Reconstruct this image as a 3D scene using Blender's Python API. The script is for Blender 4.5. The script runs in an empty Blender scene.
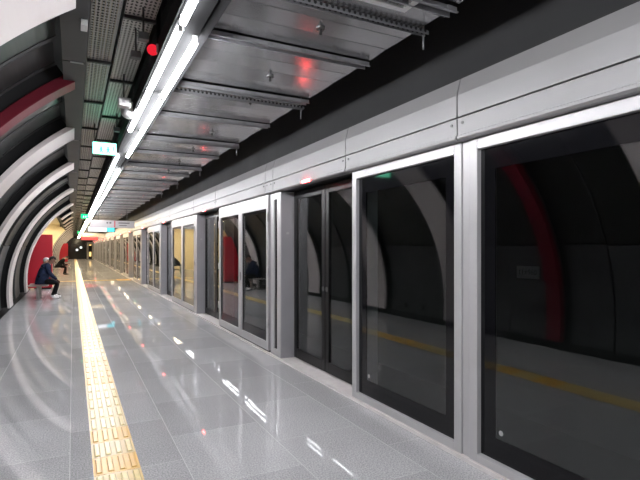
import bpy, bmesh, math, random
from mathutils import Vector, Matrix
random.seed(7)
C = bpy.context.scene.collection
PI = math.pi

# ------------------------------------------------------------------ materials
def new_mat(name):
    m = bpy.data.materials.new(name); m.use_nodes = True
    nt = m.node_tree
    for n in list(nt.nodes): nt.nodes.remove(n)
    out = nt.nodes.new('ShaderNodeOutputMaterial')
    return m, nt, out

def L(nt, a, b): nt.links.new(a, b)

def mth(nt, op, a, b=None, c=None):
    n = nt.nodes.new('ShaderNodeMath'); n.operation = op
    for i, v in enumerate((a, b, c)):
        if v is None: continue
        if isinstance(v, (int, float)): n.inputs[i].default_value = v
        else: L(nt, v, n.inputs[i])
    return n.outputs[0]

def ramp(nt, fac, stops):
    r = nt.nodes.new('ShaderNodeValToRGB')
    el = r.color_ramp.elements
    while len(el) < len(stops): el.new(0.5)
    for e, (p, col) in zip(el, stops):
        e.position = p; e.color = (*col, 1)
    L(nt, fac, r.inputs[0])
    return r.outputs[0]

def pbr(name, col, rough=0.5, metal=0.0, var=0.08, scale=6.0, bump=0.0, bscale=60.0, stretch=None, spec=0.5, coat=0.0):
    m, nt, out = new_mat(name)
    b = nt.nodes.new('ShaderNodeBsdfPrincipled')
    tc = nt.nodes.new('ShaderNodeTexCoord')
    src = tc.outputs['Object']
    if stretch:
        mp = nt.nodes.new('ShaderNodeMapping'); mp.inputs['Scale'].default_value = stretch
        L(nt, src, mp.inputs[0]); src = mp.outputs[0]
    nz = nt.nodes.new('ShaderNodeTexNoise'); nz.inputs['Scale'].default_value = scale; nz.inputs['Detail'].default_value = 4
    L(nt, src, nz.inputs['Vector'])
    lo = tuple(max(0, x * (1 - var)) for x in col); hi = tuple(min(1, x * (1 + var)) for x in col)
    L(nt, ramp(nt, nz.outputs['Fac'], [(0.3, lo), (0.7, hi)]), b.inputs['Base Color'])
    rr = nt.nodes.new('ShaderNodeMapRange')
    rr.inputs['To Min'].default_value = max(0.02, rough * 0.85); rr.inputs['To Max'].default_value = min(1, rough * 1.15)
    L(nt, nz.outputs['Fac'], rr.inputs[0]); L(nt, rr.outputs[0], b.inputs['Roughness'])
    b.inputs['Metallic'].default_value = metal
    b.inputs['Specular IOR Level'].default_value = spec
    b.inputs['Coat Weight'].default_value = coat
    if bump:
        n2 = nt.nodes.new('ShaderNodeTexNoise'); n2.inputs['Scale'].default_value = bscale
        L(nt, src, n2.inputs['Vector'])
        bp = nt.nodes.new('ShaderNodeBump'); bp.inputs['Strength'].default_value = bump; bp.inputs['Distance'].default_value = 0.01
        L(nt, n2.outputs['Fac'], bp.inputs['Height']); L(nt, bp.outputs[0], b.inputs['Normal'])
    L(nt, b.outputs[0], out.inputs[0])
    return m

def emit(name, col, strength, tex=0.0):
    m, nt, out = new_mat(name)
    e = nt.nodes.new('ShaderNodeEmission'); e.inputs['Color'].default_value = (*col, 1); e.inputs['Strength'].default_value = strength
    L(nt, e.outputs[0], out.inputs[0]); return m

def glass_mat(name, tint, base):
    m, nt, out = new_mat(name)
    lw = nt.nodes.new('ShaderNodeLayerWeight'); lw.inputs['Blend'].default_value = 0.5
    p5 = mth(nt, 'POWER', lw.outputs['Facing'], 5.0)
    fac = mth(nt, 'MULTIPLY_ADD', p5, 1 - base, base)
    t = nt.nodes.new('ShaderNodeBsdfTransparent'); t.inputs[0].default_value = (*tint, 1)
    g = nt.nodes.new('ShaderNodeBsdfGlossy'); g.inputs['Roughness'].default_value = 0.0; g.inputs[0].default_value = (1, 1, 1, 1)
    mx = nt.nodes.new('ShaderNodeMixShader')
    L(nt, fac, mx.inputs[0]); L(nt, t.outputs[0], mx.inputs[1]); L(nt, g.outputs[0], mx.inputs[2])
    L(nt, mx.outputs[0], out.inputs[0]); return m

def floor_mat():
    m, nt, out = new_mat('polished_granite_tiles')
    b = nt.nodes.new('ShaderNodeBsdfDiffuse')
    g = nt.nodes.new('ShaderNodeNewGeometry')
    sp = nt.nodes.new('ShaderNodeSeparateXYZ'); L(nt, g.outputs['Position'], sp.inputs[0])
    X, Y = sp.outputs[0], sp.outputs[1]
    TX, TY = 0.74, 0.95
    u = mth(nt, 'DIVIDE', mth(nt, 'ADD', X, -0.72 + TX * 20), TX)
    iu = mth(nt, 'FLOOR', u); fu = mth(nt, 'FRACT', u)
    off = mth(nt, 'MULTIPLY', mth(nt, 'MODULO', iu, 2.0), 0.5)
    v = mth(nt, 'ADD', mth(nt, 'DIVIDE', mth(nt, 'ADD', Y, 30.12), TY), off)
    iv = mth(nt, 'FLOOR', v); fv = mth(nt, 'FRACT', v)
    cb = nt.nodes.new('ShaderNodeCombineXYZ'); L(nt, iu, cb.inputs[0]); L(nt, iv, cb.inputs[1])
    wn = nt.nodes.new('ShaderNodeTexWhiteNoise'); wn.noise_dimensions = '2D'; L(nt, cb.outputs[0], wn.inputs['Vector'])
    # granite speckle
    n1 = nt.nodes.new('ShaderNodeTexNoise'); n1.inputs['Scale'].default_value = 90; n1.inputs['Detail'].default_value = 3
    n2 = nt.nodes.new('ShaderNodeTexNoise'); n2.inputs['Scale'].default_value = 2.0; n2.inputs['Detail'].default_value = 5
    for n in (n1, n2): L(nt, g.outputs['Position'], n.inputs['Vector'])
    speck = ramp(nt, n1.outputs['Fac'], [(0.30, (0.28, 0.28, 0.292)), (0.5, (0.44, 0.433, 0.442)), (0.70, (0.60, 0.592, 0.597))])
    tv = nt.nodes.new('ShaderNodeMapRange'); L(nt, wn.outputs['Value'], tv.inputs[0]); tv.inputs['To Min'].default_value = 0.90; tv.inputs['To Max'].default_value = 1.07
    lv = nt.nodes.new('ShaderNodeMapRange'); L(nt, n2.outputs['Fac'], lv.inputs[0]); lv.inputs['To Min'].default_value = 0.9; lv.inputs['To Max'].default_value = 1.1
    k = mth(nt, 'MULTIPLY', tv.outputs[0], lv.outputs[0])
    mc = nt.nodes.new('ShaderNodeVectorMath'); mc.operation = 'SCALE'; L(nt, speck, mc.inputs[0]); L(nt, k, mc.inputs['Scale'])
    # joints
    def edge(fr, w):
        a = mth(nt, 'MINIMUM', fr, mth(nt, 'SUBTRACT', 1.0, fr))
        return mth(nt, 'LESS_THAN', a, w)
    j = mth(nt, 'MAXIMUM', edge(fu, 0.0022), edge(fv, 0.0014))
    mix = nt.nodes.new('ShaderNodeMixRGB'); L(nt, j, mix.inputs[0]); L(nt, mc.outputs[0], mix.inputs[1]); mix.inputs[2].default_value = (0.56, 0.55, 0.55, 1)
    L(nt, mix.outputs[0], b.inputs['Color'])
    # scattered dark scuffs
    n3 = nt.nodes.new('ShaderNodeTexNoise'); n3.inputs['Scale'].default_value = 5; L(nt, g.outputs['Position'], n3.inputs['Vector'])
    rg = nt.nodes.new('ShaderNodeMapRange'); L(nt, n3.outputs['Fac'], rg.inputs[0]); rg.inputs['To Min'].default_value = 0.0; rg.inputs['To Max'].default_value = 0.012
    gl = nt.nodes.new('ShaderNodeBsdfGlossy')
    L(nt, mth(nt, 'ADD', rg.outputs[0], mth(nt, 'MULTIPLY', j, 0.3)), gl.inputs['Roughness'])
    # each slab lies very slightly out of level
    t0 = nt.nodes.new('ShaderNodeVectorMath'); t0.operation = 'SUBTRACT'; L(nt, wn.outputs['Color'], t0.inputs[0]); t0.inputs[1].default_value = (0.5, 0.5, 0.5)
    t1 = nt.nodes.new('ShaderNodeVectorMath'); t1.operation = 'MULTIPLY'; L(nt, t0.outputs[0], t1.inputs[0]); t1.inputs[1].default_value = (0.005, 0.005, 0.0)
    t2 = nt.nodes.new('ShaderNodeVectorMath'); t2.operation = 'ADD'; L(nt, g.outputs['Normal'], t2.inputs[0]); L(nt, t1.outputs[0], t2.inputs[1])
    t3 = nt.nodes.new('ShaderNodeVectorMath'); t3.operation = 'NORMALIZE'; L(nt, t2.outputs[0], t3.inputs[0])
    L(nt, t3.outputs[0], gl.inputs['Normal'])
    lw = nt.nodes.new('ShaderNodeLayerWeight'); lw.inputs['Blend'].default_value = 0.5
    fac = mth(nt, 'MULTIPLY_ADD', mth(nt, 'POWER', lw.outputs['Facing'], 3.2), 0.58, 0.055)
    mxs = nt.nodes.new('ShaderNodeMixShader'); L(nt, fac, mxs.inputs[0]); L(nt, b.outputs[0], mxs.inputs[1]); L(nt, gl.outputs[0], mxs.inputs[2])
    L(nt, mxs.outputs[0], out.inputs[0]); return m

def perforated(name, col, hole, pitch, rough=0.45, metal=0.0, ax=(0, 1), rad=0.3):
    """sheet with round punched holes, pattern in world X/Y or along the arc"""
    m, nt, out = new_mat(name)
    b = nt.nodes.new('ShaderNodeBsdfPrincipled')
    tc = nt.nodes.new('ShaderNodeTexCoord'); mp = nt.nodes.new('ShaderNodeMapping')
    mp.inputs['Scale'].default_value = (1 / pitch[0], 1 / pitch[1], 1 / pitch[2])
    L(nt, tc.outputs['Object'], mp.inputs[0])
    fr = nt.nodes.new('ShaderNodeVectorMath'); fr.operation = 'FRACTION'; L(nt, mp.outputs[0], fr.inputs[0])
    sb = nt.nodes.new('ShaderNodeVectorMath'); sb.operation = 'SUBTRACT'; L(nt, fr.outputs[0], sb.inputs[0]); sb.inputs[1].default_value = (0.5, 0.5, 0.5)
    sp = nt.nodes.new('ShaderNodeSeparateXYZ'); L(nt, sb.outputs[0], sp.inputs[0])
    d = mth(nt, 'SQRT', mth(nt, 'ADD', mth(nt, 'POWER', sp.outputs[ax[0]], 2.0), mth(nt, 'POWER', sp.outputs[ax[1]], 2.0)))
    h = mth(nt, 'LESS_THAN', d, rad)
    mix = nt.nodes.new('ShaderNodeMixRGB'); L(nt, h, mix.inputs[0]); mix.inputs[1].default_value = (*col, 1); mix.inputs[2].default_value = (*hole, 1)
    L(nt, mix.outputs[0], b.inputs['Base Color'])
    b.inputs['Roughness'].default_value = rough; b.inputs['Metallic'].default_value = metal
    L(nt, b.outputs[0], out.inputs[0]); return m

M = dict(
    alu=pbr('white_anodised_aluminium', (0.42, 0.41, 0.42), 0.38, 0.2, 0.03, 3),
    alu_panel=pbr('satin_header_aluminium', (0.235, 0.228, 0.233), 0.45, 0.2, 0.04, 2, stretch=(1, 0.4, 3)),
    alu_grey=pbr('grey_anodised_aluminium', (0.40, 0.40, 0.42), 0.38, 0.4, 0.04, 3),
    sill=pbr('pale_sill_aluminium', (0.62, 0.58, 0.57), 0.5, 0.1, 0.08, 8),
    black=pbr('black_ceramic_border', (0.004, 0.004, 0.005), 0.06, 0, 0.05, 4, spec=0.35),
    blackframe=pbr('black_coated_frame', (0.007, 0.007, 0.0075), 0.4, 0, 0.1, 6, spec=0.2),
    rubber=pbr('black_rubber', (0.012, 0.012, 0.012), 0.7, 0, 0.1, 10),
    screw=pbr('dark_screw_steel', (0.12, 0.12, 0.12), 0.4, 0.8, 0.1, 20),
    glass=glass_mat('screen_glass', (0.66, 0.69, 0.68), 0.068),
    floor=floor_mat(),
    shell=pbr('black_lining', (0.012, 0.012, 0.013), 0.8, 0, 0.2, 4),
    tunnel=pbr('dark_tunnel_concrete', (0.03, 0.03, 0.03), 0.9, 0, 0.25, 3),
    void=pbr('dark_painted_ceiling', (0.035, 0.035, 0.038), 0.8, 0, 0.2, 2),
    soffit=pbr('dark_grey_paint', (0.017, 0.017, 0.0185), 0.8, 0, 0.06, 2),
    wpanel=pbr('charcoal_wall_panel', (0.042, 0.043, 0.046), 0.5, 0.0, 0.2, 3, stretch=(1, 6, 1)),
    wperf=perforated('perforated_charcoal_panel', (0.010, 0.0098, 0.0098), (0.003, 0.006, 0.006), (0.03, 0.03, 1.0)),
    wedge=pbr('grey_panel_edge', (0.07, 0.07, 0.075), 0.4, 0, 0.1, 5),
    white_rib=pbr('white_rib_cladding', (0.56, 0.51, 0.505), 0.5, 0, 0.04, 2),
    red_rib=pbr('red_rib_cladding', (0.10, 0.007, 0.015), 0.5, 0, 0.08, 2, spec=0.15),
    red=pbr('red_partition_laminate', (0.46, 0.008, 0.024), 0.35, 0, 0.06, 2),
    cream=pbr('cream_plaster', (0.80, 0.70, 0.48), 0.6, 0, 0.06, 2),
    fascia=pbr('dark_grey_fascia', (0.019, 0.0195, 0.0205), 0.6, 0, 0.08, 2),
    galv=pbr('galvanised_ceiling_sheet', (0.36, 0.36, 0.37), 0.2, 0.75, 0.03, 1.2),
    galv_dark=pbr('galvanised_beam', (0.24, 0.24, 0.25), 0.45, 0.4, 0.15, 8),
    strut=perforated('perforated_strut_steel', (0.20, 0.20, 0.21), (0.02, 0.02, 0.02), (0.04, 1.0, 0.046), 0.45, 0.5, (0, 2), 0.27),
    galv_edge=pbr('galvanised_lip', (0.22, 0.22, 0.23), 0.45, 0.6, 0.15, 8),
    tray=perforated('perforated_cable_tray', (0.50, 0.485, 0.47), (0.008, 0.006, 0.006), (0.0284, 0.045, 1.0), 0.5, 0.3),
    tray_solid=pbr('galvanised_tray_side', (0.45, 0.44, 0.43), 0.5, 0.3, 0.15, 10),
    bracket=pbr('tray_bracket_steel', (0.08, 0.08, 0.08), 0.5, 0.5, 0.15, 10),
    cable=pbr('pale_cable', (0.42, 0.37, 0.27), 0.5, 0, 0.4, 5, stretch=(1, 0.5, 1)),
    cable_dark=pbr('dark_cable', (0.03, 0.03, 0.03), 0.5, 0, 0.2, 5),
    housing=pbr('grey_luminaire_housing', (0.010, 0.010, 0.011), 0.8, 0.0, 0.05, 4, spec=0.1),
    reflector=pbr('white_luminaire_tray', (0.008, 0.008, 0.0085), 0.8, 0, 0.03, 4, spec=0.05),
    tube=emit('fluorescent_tube', (0.96, 0.97, 1.0), 50),
    tube_warm=emit('warm_fluorescent_tube', (1.0, 0.82, 0.54), 50),
    white_plastic=pbr('white_plastic', (0.5, 0.5, 0.5), 0.35, 0, 0.03, 5),
    grey_plastic=pbr('grey_plastic', (0.13, 0.13, 0.13), 0.5, 0, 0.05, 5),
    red_light=emit('red_indicator', (1.0, 0.05, 0.05), 24),
    red_core=emit('pale_red_indicator', (1.0, 0.35, 0.32), 14),
    beacon=emit('red_beacon_lens', (0.9, 0.02, 0.04), 0.5),
    sign_cyan=emit('lit_sign_face', (0.2, 1.0, 0.6), 3.6),
    sign_teal=emit('lit_teal_symbol', (0.08, 0.72, 0.62), 1.0),
    sign_green=emit('lit_green_face', (0.0, 0.85, 0.25), 1.1),
    sign_white=emit('lit_white_symbol', (0.75, 1.0, 0.85), 1.2),
    screen_cyan=emit('lit_cyan_screen', (0.1, 0.75, 0.85), 1.0),
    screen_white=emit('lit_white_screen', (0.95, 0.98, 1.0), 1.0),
    led_red=emit('red_led_panel', (1.0, 0.12, 0.1), 0.85),
    sign_body=pbr('white_sign_panel', (0.40, 0.37, 0.37), 0.4, 0, 0.03, 3),
    sign_ink=pbr('dark_sign_print', (0.06, 0.05, 0.06), 0.5, 0, 0.1, 3),
    sign_redink=pbr('red_sign_print', (0.5, 0.05, 0.07), 0.5, 0, 0.1, 3),
    tact_base=pbr('pale_yellow_tactile', (0.56, 0.37, 0.115), 0.32, 0, 0.08, 8),
    tact_bar=pbr('bright_yellow_bar', (0.66, 0.50, 0.18), 0.32, 0, 0.08, 14),
    tact_orange=pbr('orange_yellow_tactile', (0.62, 0.34, 0.04), 0.32, 0, 0.08, 8),
    tact_orange_groove=pbr('orange_tile_outline', (0.56, 0.30, 0.035), 0.5, 0, 0.1, 12),
    tact_groove=pbr('tactile_bar_outline', (0.40, 0.28, 0.07), 0.5, 0, 0.1, 12),
    steel=pbr('brushed_steel', (0.50, 0.48, 0.47), 0.3, 0.8, 0.06, 8),
    endglass=pbr('black_glossy_panel', (0.012, 0.014, 0.013), 0.12, 0, 0.1, 3),
    endframe=pbr('pale_door_frame', (0.68, 0.64, 0.58), 0.4, 0, 0.05, 3),
    warm_glow=emit('warm_lamp_glow', (1.0, 0.62, 0.22), 1.0),
    warm_lamp=emit('warm_ceiling_lamp', (1.0, 0.82, 0.52), 46),
    skin=pbr('skin', (0.36, 0.19, 0.13), 0.5, 0, 0.08, 12),
    skin_dark=pbr('tanned_skin', (0.20, 0.10, 0.07), 0.5, 0, 0.08, 12),
    hair_dark=pbr('dark_hair', (0.02, 0.014, 0.011), 0.6, 0, 0.3, 40),
    hair_white=pbr('white_hair', (0.48, 0.46, 0.45), 0.7, 0, 0.1, 40),
    navy=pbr('navy_jacket_cloth', (0.017, 0.024, 0.052), 0.9, 0, 0.3, 14, 0.4, 50, spec=0.1),
    blackcloth=pbr('black_cloth', (0.006, 0.006, 0.007), 0.9, 0, 0.3, 14, 0.4, 50, spec=0.1),
    greycloth=pbr('grey_cloth', (0.16, 0.16, 0.17), 0.8, 0, 0.2, 14, 0.4, 50),
    shoe_white=pbr('white_shoe', (0.75, 0.73, 0.74), 0.5, 0, 0.05, 20),
    shoe_black=pbr('black_shoe', (0.012, 0.011, 0.011), 0.4, 0, 0.1, 20),
    paper=pbr('white_paper', (0.85, 0.83, 0.78), 0.6, 0, 0.03, 10),
    km_plate=pbr('grey_marker_plate', (0.32, 0.32, 0.315), 0.5, 0, 0.1, 6),
)

# ------------------------------------------------------------------ mesh helpers
class MB:
    def __init__(self): self.v = []; self.f = []; self.mi = []; self.sm = []
    def face(self, idx, mi=0, sm=False): self.f.append(idx); self.mi.append(mi); self.sm.append(sm)
    def box(self, x0, x1, y0, y1, z0, z1, mi=0):
        o = len(self.v)
        self.v += [(x0, y0, z0), (x1, y0, z0), (x1, y1, z0), (x0, y1, z0), (x0, y0, z1), (x1, y0, z1), (x1, y1, z1), (x0, y1, z1)]
        for q in ((0, 3, 2, 1), (4, 5, 6, 7), (0, 1, 5, 4), (1, 2, 6, 5), (2, 3, 7, 6), (3, 0, 4, 7)): self.face([o + i for i in q], mi)
        return self
    def obox(self, c, ax, mi=0):
        """box with centre c and three half-axis vectors"""
        o = len(self.v); c = Vector(c); a, b, d = (Vector(t) for t in ax)
        for sz in (-1, 1):
            for sx, sy in ((-1, -1), (1, -1), (1, 1), (-1, 1)): self.v.append(tuple(c + a * sx + b * sy + d * sz))
        for q in ((0, 3, 2, 1), (4, 5, 6, 7), (0, 1, 5, 4), (1, 2, 6, 5), (2, 3, 7, 6), (3, 0, 4, 7)): self.face([o + i for i in q], mi)
        return self
    def cyl(self, p, q, r, n=12, mi=0, r2=None, sm=True):
        p, q = Vector(p), Vector(q); r2 = r if r2 is None else r2
        d = (q - p).normalized(); a = d.orthogonal().normalized(); b = d.cross(a); o = len(self.v)
        for P, R in ((p, r), (q, r2)):
            for i in range(n):
                t = 2 * PI * i / n; self.v.append(tuple(P + a * (R * math.cos(t)) + b * (R * math.sin(t))))
        for i in range(n):
            j = (i + 1) % n; self.face([o + i, o + j, o + n + j, o + n + i], mi, sm)
        self.face([o + n - 1 - i for i in range(n)], mi); self.face([o + n + i for i in range(n)], mi)
        return self
    def prism_y(self, prof, y0, y1, mi=0):
        """closed profile [(x,z)] swept along Y"""
        o = len(self.v); n = len(prof)
        for y in (y0, y1):
            for x, z in prof: self.v.append((x, y, z))
        for i in range(n):
            j = (i + 1) % n; self.face([o + i, o + j, o + n + j, o + n + i], mi)
        self.face([o + n - 1 - i for i in range(n)], mi); self.face([o + n + i for i in range(n)], mi)
        return self
    def arc(self, R0, R1, y0, y1, a0, a1, n=40, mi=0, dr0=0.0, dr1=0.0):
        """curved slab on the tunnel arc; dr0/dr1 shift the radius at y0/y1"""
        o = len(self.v)
        for k in range(n + 1):
            a = math.radians(a0 + (a1 - a0) * k / n); ca, sa = math.cos(a), math.sin(a)
            for (R, y) in ((R0 + dr0, y0), (R0 + dr1, y1), (R1 + dr1, y1), (R1 + dr0, y0)):
                self.v.append((AX - R * ca, y, AZ + R * sa))
        for k in range(n):
            b = o + 4 * k
            for i in range(4):
                j = (i + 1) % 4; self.face([b + i, b + 4 + i, b + 4 + j, b + j], mi)
        self.face([o, o + 1, o + 2, o + 3], mi); e = o + 4 * n; self.face([e + 3, e + 2, e + 1, e], mi)
        return self
    def sphere(self, c, r, mi=0, nu=16, nv=10, sc=(1, 1, 1), zmin=-1.0):
        o = len(self.v); c = Vector(c)
        for j in range(nv + 1):
            t = -PI / 2 + PI * j / nv; z = max(math.sin(t), zmin)
            for i in range(nu):
                p = 2 * PI * i / nu
                self.v.append((c.x + r * sc[0] * math.cos(t) * math.cos(p), c.y + r * sc[1] * math.cos(t) * math.sin(p), c.z + r * sc[2] * z))
        for j in range(nv):
            for i in range(nu):
                k = (i + 1) % nu; self.face([o + j * nu + i, o + j * nu + k, o + (j + 1) * nu + k, o + (j + 1) * nu + i], mi, True)
        return self
    def mesh(self, name, mats):
        me = bpy.data.meshes.new(name); me.from_pydata(self.v, [], self.f); me.update()
        for m in mats: me.materials.append(m)
        for p, mi, s in zip(me.polygons, self.mi, self.sm): p.material_index = mi; p.use_smooth = s
        bm = bmesh.new(); bm.from_mesh(me)
        bmesh.ops.remove_doubles(bm, verts=bm.verts, dist=1e-6) if False else None
        bmesh.ops.recalc_face_normals(bm, faces=bm.faces); bm.to_mesh(me); bm.free()
        return me
    def build(self, name, mats, parent=None, bevel=0.0):
        if not isinstance(mats, (list, tuple)): mats = [mats]
        o = bpy.data.objects.new(name, self.mesh(name, mats)); C.objects.link(o)
        if parent is not None:
            o.parent = parent
        if bevel:
            b = o.modifiers.new('edge', 'BEVEL'); b.width = bevel; b.segments = 2; b.limit_method = 'ANGLE'
        return o

def tag(o, label=None, cat=None, group=None, kind=None):
    if label: o['label'] = label
    if cat: o['category'] = cat
    if group: o['group'] = group
    if kind: o['kind'] = kind
    return o
def empty(name, loc=(0, 0, 0)):
    o = bpy.data.objects.new(name, None); C.objects.link(o); o.location = loc; o.empty_display_size = 0.1
    return o
def copy_tree(o, parent=None):
    c = o.copy(); C.objects.link(c)
    if parent is not None: c.parent = parent
    for ch in list(o.children): copy_tree(ch, c)
    return c
def struct(o): o['kind'] = 'structure'; return o
ORD = ['nearest', 'second', 'third', 'fourth', 'fifth', 'sixth', 'seventh', 'eighth', 'ninth', 'tenth', 'eleventh', 'twelfth', 'thirteenth', 'fourteenth', 'fifteenth', 'sixteenth', 'seventeenth', 'eighteenth', 'nineteenth', 'twentieth']
TENS = {2: 'twenty', 3: 'thirty', 4: 'forty', 5: 'fifty', 6: 'sixty', 7: 'seventy', 8: 'eighty'}
TENTH = {3: 'thirtieth', 4: 'fortieth', 5: 'fiftieth', 6: 'sixtieth', 7: 'seventieth', 8: 'eightieth'}
ONES = ['', 'first', 'second', 'third', 'fourth', 'fifth', 'sixth', 'seventh', 'eighth', 'ninth']
def nth(i):
    if i < 20: return ORD[i]
    n = i + 1
    return TENTH[n // 10] if n % 10 == 0 else TENS[n // 10] + '-' + ONES[n % 10]

# ------------------------------------------------------------------ key dimensions (metres; camera at 0,0,1.55, tunnel runs along +Y)
AX, AZ, RR = 1.69, 0.50, 3.03          # axis and radius of the curved wall
YE = 76.0                              # end of the platform
YB = -6.0                              # behind the camera
XF = 2.55                              # front face of the platform screen
FLOOR_L, FLOOR_R = -1.41, 2.56

# ------------------------------------------------------------------ room shell
struct(MB().box(FLOOR_L, 2.86, YB, YE, -0.25, 0.0).build('floor', M['floor']))
struct(MB().box(-2.2, FLOOR_L, YB, YE, -0.35, -0.12).build('trim_1', M['shell']))             # dark gutter along the wall foot
P0, P1 = 21.45, 35.6                                                                           # side passage opening
wl = MB()
wl.arc(3.24, 3.40, YB, P0, -13, 57.5)
wl.arc(3.24, 3.40, P1, YE, -13, 57.5)
wl.arc(3.24, 3.40, P0, P1, 46, 57.5)
wall_left = struct(wl.build('wall_left', M['shell']))
struct(MB().box(-2.2, 2.86, YB - 0.2, YB, -0.3, 4.0).build('wall_back', M['shell']))
struct(MB().box(-1.2, 7.4, YB, YE, 3.78, 3.95).build('ceiling', M['void']))
struct(MB().box(2.66, 2.84, YB, YE, 2.80, 3.78).build('wall_right', M['soffit']))
# tunnel of the tracks behind the screen
tw = MB()
tw.box(6.5, 6.8, YB, YE, -1.3, 3.78); tw.box(2.86, 6.5, YB, YE, -1.5, -1.2); tw.box(2.86, 6.8, YE, YE + .2, -1.5, 3.9); tw.box(2.86, 6.8, YB - .2, YB, -1.5, 3.9)
struct(tw.build('wall_outer', M['tunnel']))
# left void above the wall head
struct(MB().box(-1.3, -0.12, YB, YE, 3.30, 3.78).build('trim_2', M['shell']))
# end wall
ew = MB(); ew.box(-2.2, 1.72, YE, YE + 0.2, -0.2, 3.9); ew.box(1.72, 2.86, YE, YE + .2, 2.35, 3.9)
struct(ew.build('wall_far', M['endglass']))
# end doorway
de = MB(); de.box(1.74, 1.95, YE - .1, YE + .15, 0, 2.35, 0); de.box(2.42, 2.56, YE - .1, YE + .15, 0, 2.35, 0); de.box(1.95, 2.42, YE - .1, YE + .15, 2.15, 2.35, 0)
door_end = struct(de.build('door_1', M['endframe']))
MB().box(1.95, 2.42, YE, YE + .05, 0, 2.15).build('door_leaf', M['blackframe'], door_end)
MB().box(2.03, 2.34, YE - .03, YE - .005, 1.9, 2.05).box(2.05, 2.32, YE - .03, YE - .005, 0.35, 1.0).build('lit_pane', M['warm_glow'], door_end)

# ------------------------------------------------------------------ curved wall panels (parts of the wall) and arch ribs
ribs = [(2.63, 3.33, 'w'), (4.80, 5.04, 'r'), (6.67, 7.36, 'w'), (9.39, 10.15, 'w'), (13.45, 14.15, 'w'), (17.95, 18.65, 'w')]
y = 22.0
far = []
while y < 74.5:
    far.append((y, y + 0.6, 'w')); y += 3.7
ribs += far
A0, A1 = -7.0, 56.5
def wall_panel(y0, y1, a0, a1, k, perf=False):
    off = 0.045 * (k % 2)
    o = MB().arc(3.155 + off, 3.185 + off, y0, y1, a0, a1, max(4, int((a1 - a0) / 2.5)))
    ob = o.build('wall_panel', M['wperf'] if perf else M['wpanel'], wall_left)
    if y1 < 14 and a1 > 30:
        MB().arc(3.147 + off, 3.1545 + off, y0, y0 + .014, max(a0, -6), a1, 30).build('panel_edge', M['wedge'], wall_left)
        MB().arc(3.150 + off, 3.1545 + off, y1 - .07, y1, a1 - 14, a1, 12).build('panel_border', M['shell'], wall_left)
    return ob
prev = 0.6; kk = 0
for (a, b, c) in ribs + [(YE, YE, None)]:
    lo, hi = prev + 0.05, a - 0.05
    if lo < 0: lo = 0.05
    length = hi - lo
    inpass = lo < P1 and hi > P0
    n = max(2, round(length / 0.85)) if a < 20 else 2
    for i in range(n):
        p = lo + length * i / n + 0.025; q = lo + length * (i + 1) / n - 0.025
        if (q > P0 - .1 and p < P1 + .1):
            wall_panel(p, q, 46.5, A1 - 1.3, kk)
        elif q < 21:
            wall_panel(p, q, A0, 20.0, kk); wall_panel(p, q, 20.5, A1 - 1.3, kk, perf=True)
        else:
            wall_panel(p, q, A0, A1 - 1.3, kk)
        kk += 1
    prev = b
wn = 0
for i, (a, b, c) in enumerate(ribs):
    inp = a < P1 and b > P0
    o = empty('arch_rib', (0, a, 0)); W = b - a; th = 0.09 if c == 'r' else 0.055; lo = 46.5 if inp else A0; ins = W * .2
    MB().arc(RR, RR + th, 0, W, lo, A1, 56).build('cladding', M['red_rib'] if c == 'r' else M['white_rib'], o, 0.005)
    MB().arc(RR + th, RR + 0.2, ins, W - ins, lo + .3, A1 - .8, 48).build('spine', M['shell'], o)
    if c == 'r':
        tag(o, 'narrow dark red arch rib on the curved wall, the only red one', 'arch rib', 'arch ribs of the curved wall')
    else:
        wn += 1
        where = ' above the side passage' if inp else ''
        tag(o, f'{nth(wn - 1)} white arch rib from the camera on the curved dark wall{where}', 'arch rib', 'arch ribs of the curved wall')
# fascia strip at the head of the wall
fa = MB(); y = -1.9; 
fs = []
while y < YE - 0.1:
    y1 = min(y + 3.1, YE); fa.box(-0.075, 0.095, y + 0.006, y1 - 0.006, 3.03, 3.07); y = y1
fasc = struct(fa.build('trim_3', M['fascia']))
lips = MB()
for k in range(20): lips.box(-0.02, 0.075, 1.2 + 3.1 * k - 0.010, 1.2 + 3.1 * k + 0.010, 3.022, 3.029)
lips.build('joint_strip', M['galv_edge'], fasc)
tag(MB().box(0.045, 0.085, 3.46, 3.56, 2.985, 3.028).build('junction_box', M['white_plastic'], None, 0.004), 'tiny white box under the dark fascia beside the left cable tray', 'box')
# low outlets on the curved wall
for (yy, lab) in ((8.15, 'small dark socket box low on the wall between the near white ribs'), (8.75, 'second small dark socket box low on the same wall, farther from the camera')):
    a = math.radians(-4); x = AX - 3.14 * math.cos(a); z = AZ + 3.14 * math.sin(a)
    s = empty('wall_outlet', (x, yy, z)); tag(s, lab, 'outlet', 'low wall outlets')
    MB().box(-.03, 0.035, -.05, .05, -.055, .055).build('outlet_box', M['rubber'], s, 0.005)
    MB().box(0.035, 0.042, -.03, .03, -.035, .035).build('cover', M['screw'], s)

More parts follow.
